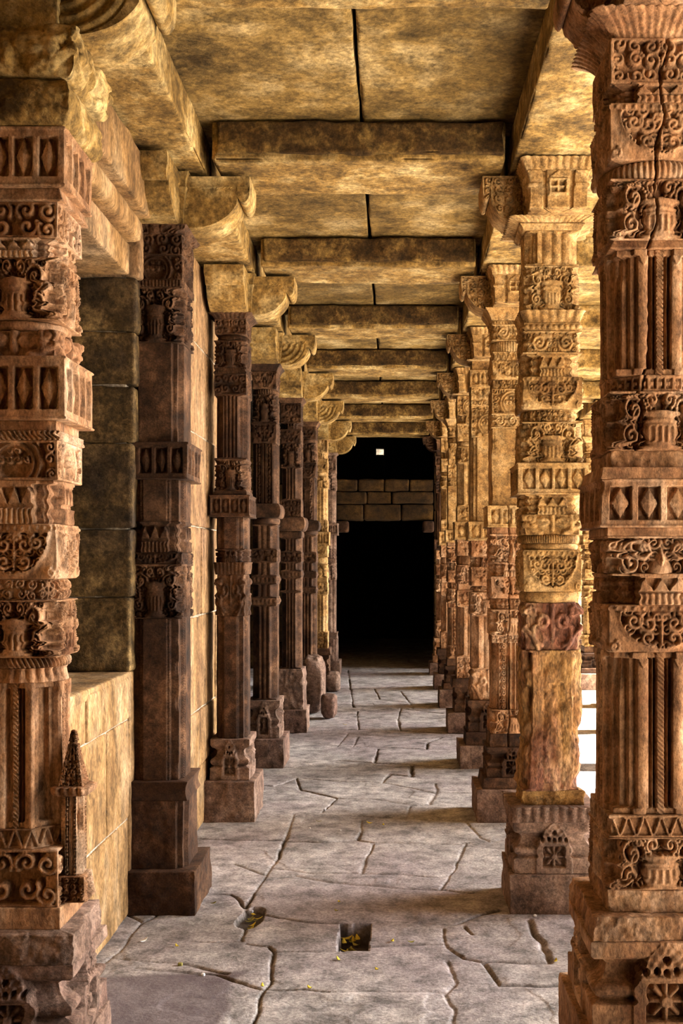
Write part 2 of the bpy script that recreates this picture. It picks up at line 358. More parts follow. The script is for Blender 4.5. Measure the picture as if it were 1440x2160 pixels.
def prof(kind, t, a):
    if kind == 'torus': return a*(np.sqrt(np.clip(1-(2*t-1)**2, 0, 1)))
    if kind == 'flare': return a*t**1.6
    if kind == 'cove': return a*(1-np.sqrt(np.clip(1-t**2, 0, 1)))
    if kind == 'down': return a*(1-t)**1.6
    if kind == 'cap': return a*np.sin(np.clip(t, 0, 1)*math.pi*.5)
    if kind == 'waist': return -a*np.sin(t*math.pi)
    if kind == 'taper': return a*t
    return np.zeros_like(t)
RC = {}
def tier(name, z0, z1, hw, motif, mat, parent, res=.005, kind=None, a=0., sect='sq', er=.0015, seed=0, hide=(), hwy=None, chip=.004, off=(0, 0), crack=None, **kw):
    H = z1-z0; hwy = hwy or hw
    m = max(4, int(H/res)+1); n = max(8, int(2*hw/res)+1)
    t = np.linspace(0, 1, m); e = min(.0025/H, .1); t = np.unique(np.concatenate([[0, e], t[1:-1], [1-e, 1]])); m = len(t)
    rows = []
    dirs = [(1, 0, 0, -1), (0, 1, 1, 0), (-1, 0, 0, 1), (0, -1, -1, 0)]   # lateral (x,y), outward (x,y)
    T = t[:, None]
    p = prof(kind, t, a); r = .004; dd = np.minimum(t, 1-t)*H
    p = p-r*(1-np.sqrt(np.clip(1-np.clip(1-dd/r, 0, 1)**2, 0, 1)))*.8
    key = (motif, round(hw, 4), round(H, 4), n, m, str(sorted(kw.items())))
    s_full = np.linspace(-1, 1, n); se = 1-.003/hw
    s_full[1] = -se if s_full[1] > -se else s_full[1]; s_full[-2] = -s_full[1]
    if key not in RC:
        X, Z = np.meshgrid(s_full*hw, t*H); RC[key] = MOT[motif](X, Z, hw, H, **kw)
    R0 = RC[key]*(1.3 if motif not in ('plain', 'rough', 'base', 'flute2') else 1)
    for f in range(4):
        lx, ly, ox, oy = dirs[f]; wl, wo = (hw, hwy) if f % 2 == 0 else (hwy, hw)
        idx = np.arange(n)
        if f in hide: idx = np.unique(np.concatenate([idx[::4], [n-1]]))
        s = s_full[idx]; R = R0[:, idx].copy(); en = (R[:, :1]+R[:, -1:])/2
        S = s[None, :]
        if crack and f == 0:
            zw = z0+T*H
            if crack[2] < z0+H*.5 < crack[0]:
                xc = crack[3]+(crack[1]-crack[3])*(zw-crack[2])/(crack[0]-crack[2])+.012*vnoise(zw*9, zw*0, zw*0, 7)+.004*vnoise(zw*45, zw*0, zw*0, 8)
                R = R-.028*np.exp(-((S*hw-xc)/crack[4])**2)
        if sect == 'sq':
            lat = S*(wl+p[:, None]+en); out = wo+p[:, None]+R
            lat = np.broadcast_to(lat, out.shape)
        else:
            ang = S*math.pi/4; ky = hwy/hw
            if sect == 'oct':
                q = ((np.abs(ang)+math.pi/8) % (math.pi/4))-math.pi/8; rr = np.cos(0)/np.cos(q)
            else: rr = np.ones_like(ang)
            R[:, 0] = R[:, -1] = en[:, 0]
            rad = rr*(hw+p[:, None])+R; lat = np.sin(ang)*rad; out = np.cos(ang)*rad
        x = lat*lx+out*ox; y = (lat*ly+out*oy)*(ky if sect != 'sq' else 1); z = np.broadcast_to(z0+T*H, x.shape)
        # weathering: small overall wear and chips knocked from the arrises
        nz = fbm(x*22+seed, y*22, z*22, seed, 3)*er+fbm(x*5, y*5+seed, z*5, seed+3, 2)*er*2
        if sect == 'sq' and chip: nz = nz-chip*sm(.78, 1, np.abs(S))*np.maximum(0, vnoise(x*16, y*16, z*16+seed, seed+9))*3
        ln = np.sqrt(x*x+y*y)+1e-6
        x = x*(1+nz/ln); y = y*(1+nz/ln)
        rows.append(np.stack([x+off[0], y+off[1], z], -1)[:, :-1])
    G = np.concatenate(rows, 1); nc = G.shape[1]
    i = np.arange(m*nc).reshape(m, nc); j = np.roll(i, -1, 1)
    q = np.stack([i[:-1], j[:-1], j[1:], i[1:]], -1).reshape(-1, 4)
    co = np.concatenate([G.reshape(-1, 3), [[off[0], off[1], z0], [off[0], off[1], z1]]]); b = m*nc
    tb = np.stack([np.full(nc, b), j[0], i[0]], 1); tt = np.stack([np.full(nc, b+1), i[-1], j[-1]], 1)
    return mesh_np(name, co, q, mat, parent, True, np.concatenate([tb, tt]))

def arm(name, parent, mat, L, Hh, th, z_top, direction, a0=0., res=.008, carve='rings', er=.002, seed=0, roll=True):
    """bracket arm: quarter-round underside with a rolled tip; carved cheeks"""
    na = max(10, int((L-a0)/res)); nt = max(8, int(Hh/res))
    u = np.linspace(0, 1, na); a = a0+u*(L-a0)
    lip = .26*Hh
    uu = np.clip((u-.15)/.70, 0, 1)
    zb = lip+(Hh-lip)*np.sqrt(np.clip(1-uu**2, 0, 1))
    if roll: zb = np.where(u > .80, lip+.24*Hh*np.sqrt(np.clip(1-((u-.90)/.10)**2, 0, 1)), zb)
    t = np.linspace(0, 1, nt)[:, None]; z = -t*zb[None, :]; A = np.broadcast_to(a[None, :], z.shape)
    X = (A-a0)/(L-a0); V = -z/Hh
    rr = np.sqrt((X*1.05)**2+((V-.28)*1.0)**2)
    if carve == 'rings': rel = .006*np.cos(rr*38)*((V > .3) & (rr < .75))
    elif carve == 'foli': rel = m_foli(A-(a0+L)/2, z+Hh, (L-a0)/2, Hh, 4, .016, None)
    else: rel = np.zeros_like(z)
    rel = rel+np.where((V < .22), .006, 0)+.002*fbm(A*25, z*25, seed, 5, 3)
    lx, ly = direction; nx, ny = -ly, lx
    def side(s):
        w = s*(th/2+rel); return np.stack([A*lx+nx*w, A*ly+ny*w, z_top+z], -1)
    P, Q = side(1), side(-1)
    m_, n_ = z.shape; i = np.arange(m_*n_).reshape(m_, n_); k = m_*n_
    q = [gridq(m_, n_), gridq(m_, n_)[:, ::-1]+k]
    for e0 in (i[0, :], i[-1, ::-1], i[::-1, 0], i[:, -1]):
        q.append(np.stack([e0[:-1], e0[:-1]+k, e0[1:]+k, e0[1:]], 1)[:, ::-1])
    # extra inner band so the edges between cheek and rim stay crisp
    return mesh_np(name, np.concatenate([P.reshape(-1, 3), Q.reshape(-1, 3)]), np.concatenate(q), mat, parent, False)

ZB = 3.61           # underside of the beams, on top of the brackets
ZC = 3.80           # ceiling
def pillar(label, cx, cy, spec, mats, res, ztop, seed=0, kx=1.0, ky=1.0, crack=None, low=None, hide=(2,), group=None, arms=None, kind='carved_pillar', arm_mat=None):
    """spec : [y_px, (part, motif, hw, opts), y_px, ...] read down the photograph; the last boundary is the floor"""
    root = empty(kind, (cx, cy, 0)); tag(root, label, 'pillar', group)
    items = spec[1::2]; ys = spec[0::2]
    zs = []
    for i, y in enumerate(ys):
        h = max(items[j][2] for j in (i-1, i) if 0 <= j < len(items))
        zs.append(0.0 if y is None else EYE+(VY-y)*(cy-h)/F)
    zs[0] = ztop
    for i, it in enumerate(items):
        nm, mo, hw = it[:3]; o = dict(it[3]) if len(it) > 3 else {}
        mt = mats[o.pop('m', 0)]; z1, z0 = zs[i], zs[i+1]
        if z1-z0 < .006: z0 = z1-.006
        if low and z1 < low[0] and mt is mats[0]: mt = low[1]
        tier(nm, z0-.0005, z1+.0005, hw*kx, mo, mt, root, res=res, seed=seed*7+i, hide=hide, hwy=hw*ky, crack=crack, **o)
    return root
def bracket(root, cx, cy, z_low, mat, res, dirs, hwb=.14, seed=0, block='plain', carve='foli', L=.34, th=.25, m2=None, top='leafrow', front=False):
    zt = ZB-.010; zc = zt-.07
    tier('bracket_block', z_low, zc, hwb, block, mat, root, res=res, kind='cove', a=.02, seed=seed)
    tier('bracket_rim', zc, zt, hwb+.012, top, mat, root, res=res, kind='cove', a=.02, seed=seed+1)
    if (0, -1) in dirs and front:
        dirs = [q for q in dirs if q != (0, -1)]; hf = min(.135, hwb+.01)
        tier('bracket_front', z_low, zc+.01, hf, 'window', mat, root, res=res, kind='cove', a=.018, hwy=.12, seed=seed+5, off=(0, -(hwb+.07)), hide=(1, 2, 3))
        tier('bracket_cornice', zc+.01, zt, hf+.022, 'leafrow', mat, root, res=res, kind='flare', a=.014, hwy=.135, seed=seed+6, off=(0, -(hwb+.07)), hide=(1, 2, 3), n=9)
    for (dx, dy) in dirs:
        arm('bracket_arm', root, m2 or mat, L, zt-z_low-.01, th, zt-.012, (dx, dy), a0=hwb-.01, res=res*1.2, carve=carve, seed=seed)

# ------------------------------------------------------------------ the setting
def poly_px(*p, s=None):
    out = []
    for x, y in p:
        if s: x, y = x/s[2]+s[0], y/s[2]+s[1]
        Y = F*EYE/(y-VY); out.append(((x-VX)*Y/F, Y))
    return out
Z8 = (400, 1380, 1.8); Z3 = (0, 1400, 2.842)
J = [poly_px(*p, s=Z8) for p in [
 [(215,960),(245,900),(285,850),(330,780),(355,715),(365,700),(395,610)], [(215,970),(340,1000),(430,1015),(560,1020)], [(560,1020),(800,1018),(1010,1025),(1110,985),(1180,970)],
 [(290,855),(400,840),(500,858),(700,880),(870,895),(955,895),(1060,905),(1170,905)], [(955,895),(1010,800),(1050,715),(1060,715)], [(310,810),(370,815),(460,830),(650,830)],
 [(650,830),(675,770),(700,720)], [(650,830),(800,835),(940,850),(985,840)], [(370,710),(500,715),(640,705),(700,715),(870,715),(1010,720),(1040,715)], [(640,705),(655,630)],
 [(60,615),(200,625),(385,615),(520,610),(640,615),(820,620),(1050,635)], [(1050,635),(1100,695),(1140,710),(1200,700)], [(500,600),(560,545),(420,515),(405,470)],
 [(820,625),(835,575),(905,570),(940,515),(930,490)], [(410,510),(560,545),(700,550),(820,570)], [(430,470),(560,480),(730,488),(930,525),(1080,525)], [(730,488),(760,455),(850,465)],
 [(440,340),(620,350),(780,355),(900,360),(1000,350)], [(440,305),(560,300),(720,310),(850,320),(950,315)], [(250,430),(400,430),(560,400),(700,410),(850,415),(1000,435)],
 [(480,290),(640,285),(800,290),(950,300)], [(520,215),(600,215),(800,205),(960,225)], [(520,180),(700,170),(900,190)], [(640,285),(635,215)], [(800,205),(790,245),(800,290)],
 [(900,360),(905,330),(960,315)], [(560,350),(600,300)], [(840,465),(845,420)], [(620,350),(640,315)], [(700,410),(715,360)], [(0,790),(110,800),(170,795),(285,835)], [(0,700),(200,705),(360,705)],
 [(0,910),(150,910),(170,920),(210,960)], [(210,970),(220,1010),(195,1090),(100,1095),(0,1090)], [(215,1100),(300,1110),(315,1130),(310,1240),(275,1290),(245,1400),(230,1500)],
 [(-200,1190),(0,1210),(100,1215),(270,1270),(430,1270),(540,1280),(960,1280)], [(320,1130),(580,1130)], [(690,1110),(960,1100)], [(960,1040),(975,1110),(1040,1155),(1100,1165),(1360,1165)],
 [(980,1165),(1010,1250),(970,1290),(1000,1340),(1010,1500)], [(1115,1165),(1160,1220),(1170,1250),(1320,1255),(1450,1255)], [(1040,1030),(1070,1060)], [(1290,1010),(1310,1060),(1340,1090),(1365,1165)],
 [(630,130),(800,140),(950,140)], [(600,60),(620,200)], [(800,140),(850,205)], [(230,490),(320,500),(405,470)], [(700,130),(720,170)], [(580,90),(800,95),(960,100)]]]
J += [poly_px(*p, s=Z3) for p in [[(850,1550),(700,1740),(620,1800)], [(650,1760),(900,1790),(1100,1800),(1364,1860)], [(740,1500),(850,1550),(1000,1480)]]]
HOLE = poly_px((565,1022),(672,1022),(690,1108),(580,1126), s=Z8)
def make_floor():
    ys = [2.3]
    while ys[-1] < 17.6: ys.append(ys[-1]+max(.006, ys[-1]*.0015))
    ys = np.array(ys); xs = np.arange(-1.5, 1.7, .0062)
    X, Y = np.meshgrid(xs, ys); dmin = np.full(X.shape, 9.0)
    for k, pl in enumerate(J):
        pl = np.array(pl); P = []
        for a, b in zip(pl[:-1], pl[1:]):
            n = max(2, int(np.linalg.norm(b-a)/.007)); t = np.linspace(0, 1, n)[:, None]; P.append(a*(1-t)+b*t)
        P = np.concatenate(P)
        P = P+np.stack([fbm(P[:, 0]*9, P[:, 1]*9, k, 3)*.012, fbm(P[:, 0]*9, P[:, 1]*9, k+50, 3)*.012], 1)
        lo = P.min(0)-.06; hi = P.max(0)+.06
        iy = np.where((ys > lo[1]) & (ys < hi[1]))[0]; ix = np.where((xs > lo[0]) & (xs < hi[0]))[0]
        if len(iy) == 0 or len(ix) == 0: continue
        sl = (slice(iy[0], iy[-1]+1), slice(ix[0], ix[-1]+1))
        dmin[sl] = np.minimum(dmin[sl], dist(X[sl], Y[sl], P))
    wd = (.0035+.0055*np.clip(vnoise(X*3, Y*3, 0, 4)+.1, 0, 1))*(1+.07*Y)
    dep = .35+.65*sm(-.3, .35, vnoise(X*1.7, Y*1.7, 8, 44)); Zz = -.018*dep*np.exp(-(dmin/wd)**2)-.002*np.exp(-(dmin/.03)**2)
    Zz = Zz+.0022*fbm(X*9, Y*9, 0, 8, 4)+.006*fbm(X*1.3, Y*1.3, 0, 9, 2)
    # slab surfaces scaling off
    fl = vnoise(X*2.4, Y*2.4, 2, 30); Zz = Zz-.0025*sm(.25, .30, fl+.15*vnoise(X*14,Y*14,1,3))
    # square hole
    hx = [p[0] for p in HOLE]; hy = [p[1] for p in HOLE]
    x0, x1 = min(hx[0], hx[3])+.01, max(hx[1], hx[2])-.01; y0, y1 = min(hy), max(hy)
    wob = .006*vnoise(X*30, Y*30, 5, 1)
    inside = (X > x0+wob) & (X < x1+wob) & (Y > y0+wob) & (Y < y1+wob)
    Zz = np.where(inside, -.095+.012*vnoise(X*25, Y*25, 1, 6), Zz)
    # missing corner of a slab on the left
    cx, cy = poly_px((235, 1000), s=Z8)[0]
    q = np.sqrt(((X-cx)/.07)**2+((Y-cy)/.17)**2)+.3*vnoise(X*12, Y*12, 0, 2); Zz = np.where(q < .9, np.minimum(Zz, -.03), Zz)
    soil = np.clip(np.exp(-(dmin/(wd*1.2))**2)*1.3*dep*(.6+.5*vnoise(X*7, Y*7, 3, 12)), 0, 1)
    soil = np.maximum(soil, np.where(inside | (q < .9), .9, 0))
    pu = sm(-.02, .02, -(X-(-.62))+.04*vnoise(X*8, Y*8, 0, 3))*sm(-.02, .02, 4.42+.12*(X+1.2)-Y)
    b = Buf(); b.add(np.stack([X, Y, Zz], -1).reshape(-1, 3), gridq(*X.shape))
    def flat(xa, xb, ya, yb, z=-.004):
        b.add(np.array([[xa, ya, z], [xb, ya, z], [xb, yb, z], [xa, yb, z]]), np.array([[0, 1, 2, 3]]))
    flat(-4, -1.5, -5, 30); flat(-1.5, 1.68, -5, 2.3); flat(-1.5, 1.68, 17.55, 30); o = b.build('floor', M['floor']); struct(o)
    for an, v in (('soil', soil), ('purple', pu)):
        full = np.zeros(len(o.data.vertices), np.float32); full[:v.size] = v.ravel()
        at = o.data.attributes.new(an, 'FLOAT', 'POINT'); at.data.foreach_set('value', full)
    b = Buf(); flat(1.68, 3.6, -5, 30, -.005); struct(b.build('floor_aisle', M['court'], smooth=False)); return (x0, x1, y0, y1, cx, cy)
HX0, HX1, HY0, HY1, CRX, CRY = make_floor()

# courtyard outside, lower by a small step
b = Buf(); b.add(np.array([[3.6, -60, -.12], [90, -60, -.12], [90, 90, -.12], [3.6, 90, -.12]]), np.array([[0, 1, 2, 3]]))
b.add(np.array([[3.6, -60, -.12], [3.6, 90, -.12], [3.6, 90, -.005], [3.6, -60, -.005]]), np.array([[3, 2, 1, 0]]))
struct(b.build('floor_courtyard', M['court'], smooth=False))

# ceiling slabs, two stones to a bay
b = Buf()
rn = random.Random(4)
for k in range(-3, 9):
    ya = 3.30+1.84*(k-1)+.22; yb = ya+1.84
    for xa, xb in ((-1.35, -.163), (-.148, .80), (.81, 1.7), (1.71, 3.35)):
        sg = 40 if k >= 1 else 12
        rough_box(b, (xa, ya+.004, ZC), (xb, yb-.004, ZC+.16), res=.022 if k >= 1 and xa < .8 else .12, r=.01, amp=.010, seed=k*5+int(xa*10), freq=4, chip=.012)
struct(b.build('ceiling', M['ceil']))
b = Buf(); rough_box(b, (-3.2, -5, ZC+.165), (3.36, 17.5, ZC+.5), res=3, r=.02, amp=.0); struct(b.build('ceiling_roof', M['dark'], smooth=False))

# left wall: coursed blocks, a deep window recess between the two nearest pilasters
def masonry(buf, mort, x_face, depth, ya, yb, za, zb, courses, widths, seed=0, amp=.005, res=.03, shift=0):
    rn = random.Random(seed); z = za; ci = 0
    while z < zb-.02:
        h = courses[ci % len(courses)]; h = min(h, zb-z)
        if zb-(z+h) < .1: h = zb-z
        y = ya-(rn.random()*.4 if shift else 0); 
        while y < yb-.01:
            w = rn.choice(widths); y2 = min(y+w, yb)
            if yb-y2 < .12: y2 = yb
            y1 = max(y, ya)
            if y2-y1 > .03: rough_box(buf, (x_face-depth, y1+.003, z+.003), (x_face+rn.uniform(-.006, .006), y2-.003, z+h-.003), res=res, r=.012, amp=amp, seed=seed+ci*13+int(y*10), freq=6)
            y = y2
        z += h; ci += 1
    rough_box(mort, (x_face-depth, ya, za), (x_face-.010, yb, zb), res=.1, r=.003, amp=.003)
wb = Buf(); mb = Buf()
masonry(wb, mb, -1.27, .3, 3.69, 5.2, 0, 1.15, [.47, .475, .195], [.62, .5, .7], 3, shift=1)
masonry(wb, mb, -1.27, .3, -5, 3.68, 0, 3.6, [.5], [.8], 5, res=.2)
masonry(wb, mb, -1.232, .3, 5.5, 7.75, 0, 3.6, [.40, .36, .6, .56, .58, .57, .6], [.42, .62, .8], 11, shift=1, amp=.007, res=.022)
# recess: sill, far jamb in courses, back, near jamb
rough_box(wb, (-2.2, 3.4, 1.12), (-1.27, 5.3, 1.17), res=.05, r=.012, amp=.005)
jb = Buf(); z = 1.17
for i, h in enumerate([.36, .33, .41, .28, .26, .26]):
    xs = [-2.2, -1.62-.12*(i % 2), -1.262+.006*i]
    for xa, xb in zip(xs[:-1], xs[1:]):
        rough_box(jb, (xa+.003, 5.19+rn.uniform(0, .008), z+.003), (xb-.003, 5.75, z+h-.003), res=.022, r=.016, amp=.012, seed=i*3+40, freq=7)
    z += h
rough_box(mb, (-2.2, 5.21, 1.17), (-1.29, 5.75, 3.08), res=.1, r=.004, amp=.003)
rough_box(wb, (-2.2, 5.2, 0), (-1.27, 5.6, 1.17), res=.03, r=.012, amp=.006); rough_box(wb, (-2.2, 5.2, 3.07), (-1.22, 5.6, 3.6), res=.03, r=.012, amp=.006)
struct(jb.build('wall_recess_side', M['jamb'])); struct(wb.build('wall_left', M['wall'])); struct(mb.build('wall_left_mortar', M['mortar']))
def shell(name, *boxes):
    b = Buf()
    for lo, hi in boxes: rough_box(b, lo, hi, res=.4, amp=.004)
    struct(b.build(name, M['dark']))
shell('wall_recess', ((-2.35, -5, 0), (-2.21, 7.75, 3.78)))
shell('wall_chamber_left', ((-2.9, 7.9, 0), (-2.75, 24, 3.78)))
shell('wall_return', ((-2.9, 7.765, 0), (-1.25, 7.9, 3.78)))
shell('wall_back_light_block', ((-2.9, -5.2, 0), (3.4, -5.01, 3.78)))  # unseen wall added to keep the passage behind the viewer dark
shell('wall_right_light_block', ((1.01, -5, 0), (1.25, 2.5, 3.58)))  # added out of view to block fill light from the right
shell('wall_infill', ((-2.2, 5.76, 0), (-1.55, 7.75, 3.78)))
# lintel over the recess
lt = empty('carved_lintel', (-1.32, 4.45, 3.17)); tag(lt, 'long moulded stone lintel bridging the deep wall recess at left', 'lintel')
LO = np.array((-1.32, 4.45, 3.17))
def lbox(nm, lo, hi, mat=M['wall'], **k): return rbox(nm, np.array(lo)-LO, np.array(hi)-LO, mat, lt, **k)
lbox('fascia', (-2.2, 3.69, 3.07), (-1.262, 5.17, 3.22), res=.03, r=.012, amp=.005)
lbox('lip', (-1.8, 3.69, 3.22), (-1.20, 5.17, 3.335), res=.03, r=.03, amp=.006)
lbox('frieze', (-1.8, 3.69, 3.338), (-1.16, 5.17, 3.59), res=.03, r=.012, amp=.008)

# ------------------------------------------------------------------ beams
for k in range(1, 9):
    y0 = 3.30+1.84*(k-1); lab = ['cross beam at the very top edge of the view, only its back rim in sight', 'nearest full stone cross beam, bright golden underside and cracked dark face', 'second full cross beam, pale stained underside', 'third full cross beam of pale gold stone',
         'fourth full cross beam along the passage', 'fifth full cross beam, dim golden', 'sixth full cross beam, narrow and dark', 'farthest cross beam, just before the doorway wall'][k-1]
    bb = Buf(); res = .02 if k < 5 else .04; rr = random.Random(k)
    x0, x1 = -.86-.0*k, .53
    c = Vector((-.16, y0+.22, ZB)); BO = np.array(c)
    rough_box(bb, np.array((x0, y0, ZB))-BO, np.array((x1, y0+.45+rr.uniform(-.02, .04), ZC-.010))-BO, res=res, r=.009, amp=.011, seed=k*9, freq=4, chip=.018)
    o = bb.build('stone_beam', M['beam']); o.location = c
    tag(o, lab, 'beam')
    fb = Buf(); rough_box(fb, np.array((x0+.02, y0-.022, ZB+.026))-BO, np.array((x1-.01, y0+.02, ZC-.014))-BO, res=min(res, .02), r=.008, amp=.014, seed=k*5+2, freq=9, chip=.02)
    fo = fb.build('shaded_grimy_face', M['shade_grime'], o); fo['label'] = 'dark brown front face, shade and grime put into its colour'  # slab added on the beam front, carries the painted shade
def lbeam(x0, x1, ya, yb, lab, sd, res=.025):
    c = np.array(((x0+x1)/2, (ya+yb)/2, ZB)); bb = Buf()
    rough_box(bb, np.array((x0, ya, ZB+.001))-c, np.array((x1, yb, ZC-.008))-c, res=res, r=.009, amp=.009, seed=sd, freq=4, chip=.018)
    o = bb.build('stone_beam', M['beam']); o.location = c; tag(o, lab, 'beam'); return o
names = ['behind the top of the nearest', 'nearest', 'second', 'third', 'fourth', 'fifth', 'sixth', 'farthest']
CYL = [3.52, 5.42, 7.28, 9.12, 10.96, 12.8, 14.64, 16.4]
CYR = [3.58, 5.42, 7.27, 9.1, 10.93, 12.78, 14.6, 16.4]
BH = {-1: 'far behind', 0: 'just over'}
for k in range(-1, 8):
    ya = CYR[0]+1.84*(k-1)+.005; yb = ya+1.83
    if k == 7: yb = 16.85
    ordn = {1: 'nearest', 2: 'second', 3: 'third', 4: 'fourth', 5: 'fifth', 6: 'sixth', 7: 'last'}.get(k, 'overhead')
    lbeam(-1.34, -.92, ya, yb, f'{ordn} lengthwise beam on the left row of pillars', 50+k) if k > 0 else lbeam(-1.34, -.92, ya, yb, f'lengthwise beam above the left row {BH[k]} the viewer', 50+k, .1)
    lbeam(.57, .99, ya, yb, f'{ordn} lengthwise beam on the right row of pillars, bright rough underside', 70+k) if k > 0 else lbeam(.57, .99, ya, yb, f'lengthwise beam above the right row {BH[k]} the viewer', 70+k, .1)

# ------------------------------------------------------------------ pillar patterns (measured down the photograph)
T = dict
R1 = [40, ('carved_panel', 'foli', .158, T(cell=.055, d=.017)), 172, ('shrine_tier', 'shrine', .165), 215, ('medallion_panel', 'medal', .165), 335,
      ('ribbed_ring', 'ribs', .145, T(kind='torus', a=.022, sect='ci', n=14)), 376, ('vase_panel', 'vase', .160, T(d=.024)), 505, ('collar', 'plain', .150, T(kind='down', a=.012)), 525,
      ('fluted_shaft', 'flute', .152, T(d=.030, er=.002)), 790, ('meander_band', 'meander', .150, T(sect='oct')), 825, ('vase_panel', 'vase', .165, T(d=.026)), 950,
      ('rough_block', 'rough', .158, T(er=.006)), 985, ('diamond_band_rim', 'plain', .190, T(kind='down', a=.008)), 1010, ('diamond_band', 'diamond', .196, T(n=4, d=.02, chip=.006)), 1112, ('collar', 'plain', .172), 1130,
      ('volute_panel', 'volute', .168, T(d=.024)), 1210, ('shrine_tier', 'shrine', .172, T(d=.04)), 1276, ('foliage_panel', 'medal', .170, T(d=.024)), 1376,
      ('fluted_shaft', 'flute', .165, T(d=.034, er=.002, m=1)), 1720, ('triangle_band', 'tri', .168, T(n=6, m=1)), 1768, ('vase_panel', 'vase', .172, T(d=.024, m=1)), 1878,
      ('rough_block', 'rough', .168, T(er=.007, m=1)), 1935, ('base_ledge', 'rough', .215, T(kind='down', a=.01, er=.006, m=1)), 1988, ('shrine_base', 'base', .232, T(d=.055, m=1, chip=.008)), 2185,
      ('plinth', 'plain', .26, T(er=.005, m=1)), None]
R2 = [437, ('ribbed_capital', 'leafrow', .150, T(kind='flare', a=.062, n=14, a_=0)), 472, ('capital_lip', 'plain', .142, T(kind='flare', a=.02)), 484,
      ('fluted_neck', 'flute2', .130, T(n=4)), 560, ('vase_panel', 'vase', .135), 655, ('leaf_moulding', 'leafrow', .138, T(n=7, kind='flare', a=.016)), 680, ('bead_moulding', 'beads', .142, T(n=10)), 698,
      ('scroll_panel', 'scroll', .146, T(n=2)), 745, ('shrine_tier', 'shrine', .142, T(d=.03)), 794, ('medallion_panel', 'medal', .150), 862, ('foliage_ring', 'foli', .126, T(kind='torus', a=.018, sect='ci', cell=.03)), 890,
      ('vase_panel', 'vase', .150, T(d=.022)), 976, ('diamond_band', 'diamond', .172, T(n=4, d=.016)), 1042, ('damaged_tier', 'shrine', .148, T(er=.006, d=.02)), 1085, ('damaged_tier', 'face', .146, T(er=.007)), 1128,
      ('ribbed_ring', 'ribs', .138, T(kind='torus', a=.014, sect='ci', n=20)), 1146, ('collar', 'plain', .132, T(kind='torus', a=.014, sect='ci')), 1160, ('medallion_panel', 'medal', .148, T(er=.004)), 1248,
      ('plain_ring', 'plain', .128, T(kind='torus', a=.016, sect='ci')), 1272, ('worn_block', 'face', .142, T(er=.007, m=1, chip=.01)), 1372, ('worn_shaft', 'flute2', .142, T(n=3, d=.008, er=.017, m=1, chip=.02)), 1668,
      ('worn_foot', 'rough', .146, T(er=.014, m=2, chip=.012)), 1704, ('base_ledge', 'leafrow', .205, T(n=9, a=.006, m=3, kind='down', a_=0)), 1736, ('shrine_base', 'base', .196, T(d=.04, m=3)), 1846,
      ('plinth', 'plain', .215, T(er=.004, m=3)), None]
R3 = [645, ('plain_capital', 'plain', .142, T(kind='flare', a=.045)), 675, ('rope_moulding', 'twist', .135), 684, ('scroll_panel', 'scroll', .135, T(n=2)), 718, ('ribbed_ring', 'ribs', .122, T(kind='torus', a=.014, sect='ci', n=12)), 742,
      ('leaf_tier', 'tri', .130), 760, ('foliage_panel', 'medal', .138), 800, ('leaf_block', 'foli', .128, T(cell=.04)), 820, ('round_medallion_panel', 'round', .138), 872, ('scroll_band', 'scroll', .142, T(n=3)), 903,
      ('plain_shaft', 'plain', .138, T(er=.003)), 1066, ('diamond_band', 'diamond', .168, T(n=4)), 1112, ('collar', 'plain', .145), 1126, ('volute_panel', 'volute', .148, T(d=.024)), 1186, ('shrine_tier', 'shrine', .146), 1216,
      ('medallion_panel', 'medal', .146, T(d=.022)), 1262, ('foliage_ring', 'foli', .128, T(kind='torus', a=.014, sect='ci', cell=.03)), 1286, ('vase_panel', 'vase', .146, T(d=.026)), 1340, ('collar', 'foli', .136, T(cell=.03)), 1356,
      ('carved_shaft', 'strip', .136, T(d=.018)), 1498, ('vase_panel', 'vase', .146), 1548, ('block', 'rough', .150, T(m=1)), 1577, ('shrine_base', 'base', .172, T(d=.035, m=1)), 1642, ('base_slab', 'plain', .195, T(m=1, kind='down', a=.01)), 1668,
      ('plinth', 'plain', .245, T(er=.005, m=2)), None]
R4 = [705, ('plain_capital', 'plain', .145, T(kind='flare', a=.04)), 748, ('ring', 'plain', .13, T(kind='torus', a=.012, sect='ci')), 760, ('collar', 'plain', .135), 780, ('diamond_band', 'diamond', .155, T(n=4)), 816,
      ('figure_panel', 'foli', .142, T(cell=.05)), 856, ('scroll_panel', 'round', .142), 922, ('plain_shaft', 'U', .145, T(d=.01)), 1100, ('diamond_band', 'diamond', .168, T(n=3)), 1140, ('medallion_panel', 'medal', .145), 1174,
      ('shrine_tier', 'shrine', .14), 1196, ('medallion_panel', 'medal', .146), 1236, ('collar', 'foli', .13, T(cell=.04, kind='torus', a=.01, sect='ci')), 1250, ('vase_panel', 'vase', .145), 1298,
      ('fluted_shaft', 'flute2', .138, T(n=3)), 1412, ('foot_block', 'face', .142, T(er=.006)), 1478, ('shrine_base', 'base', .17, T(d=.03, m=1)), 1545, ('base_slab', 'plain', .19, T(m=1)), 1575, ('plinth', 'plain', .24, T(er=.005, m=2)), None]
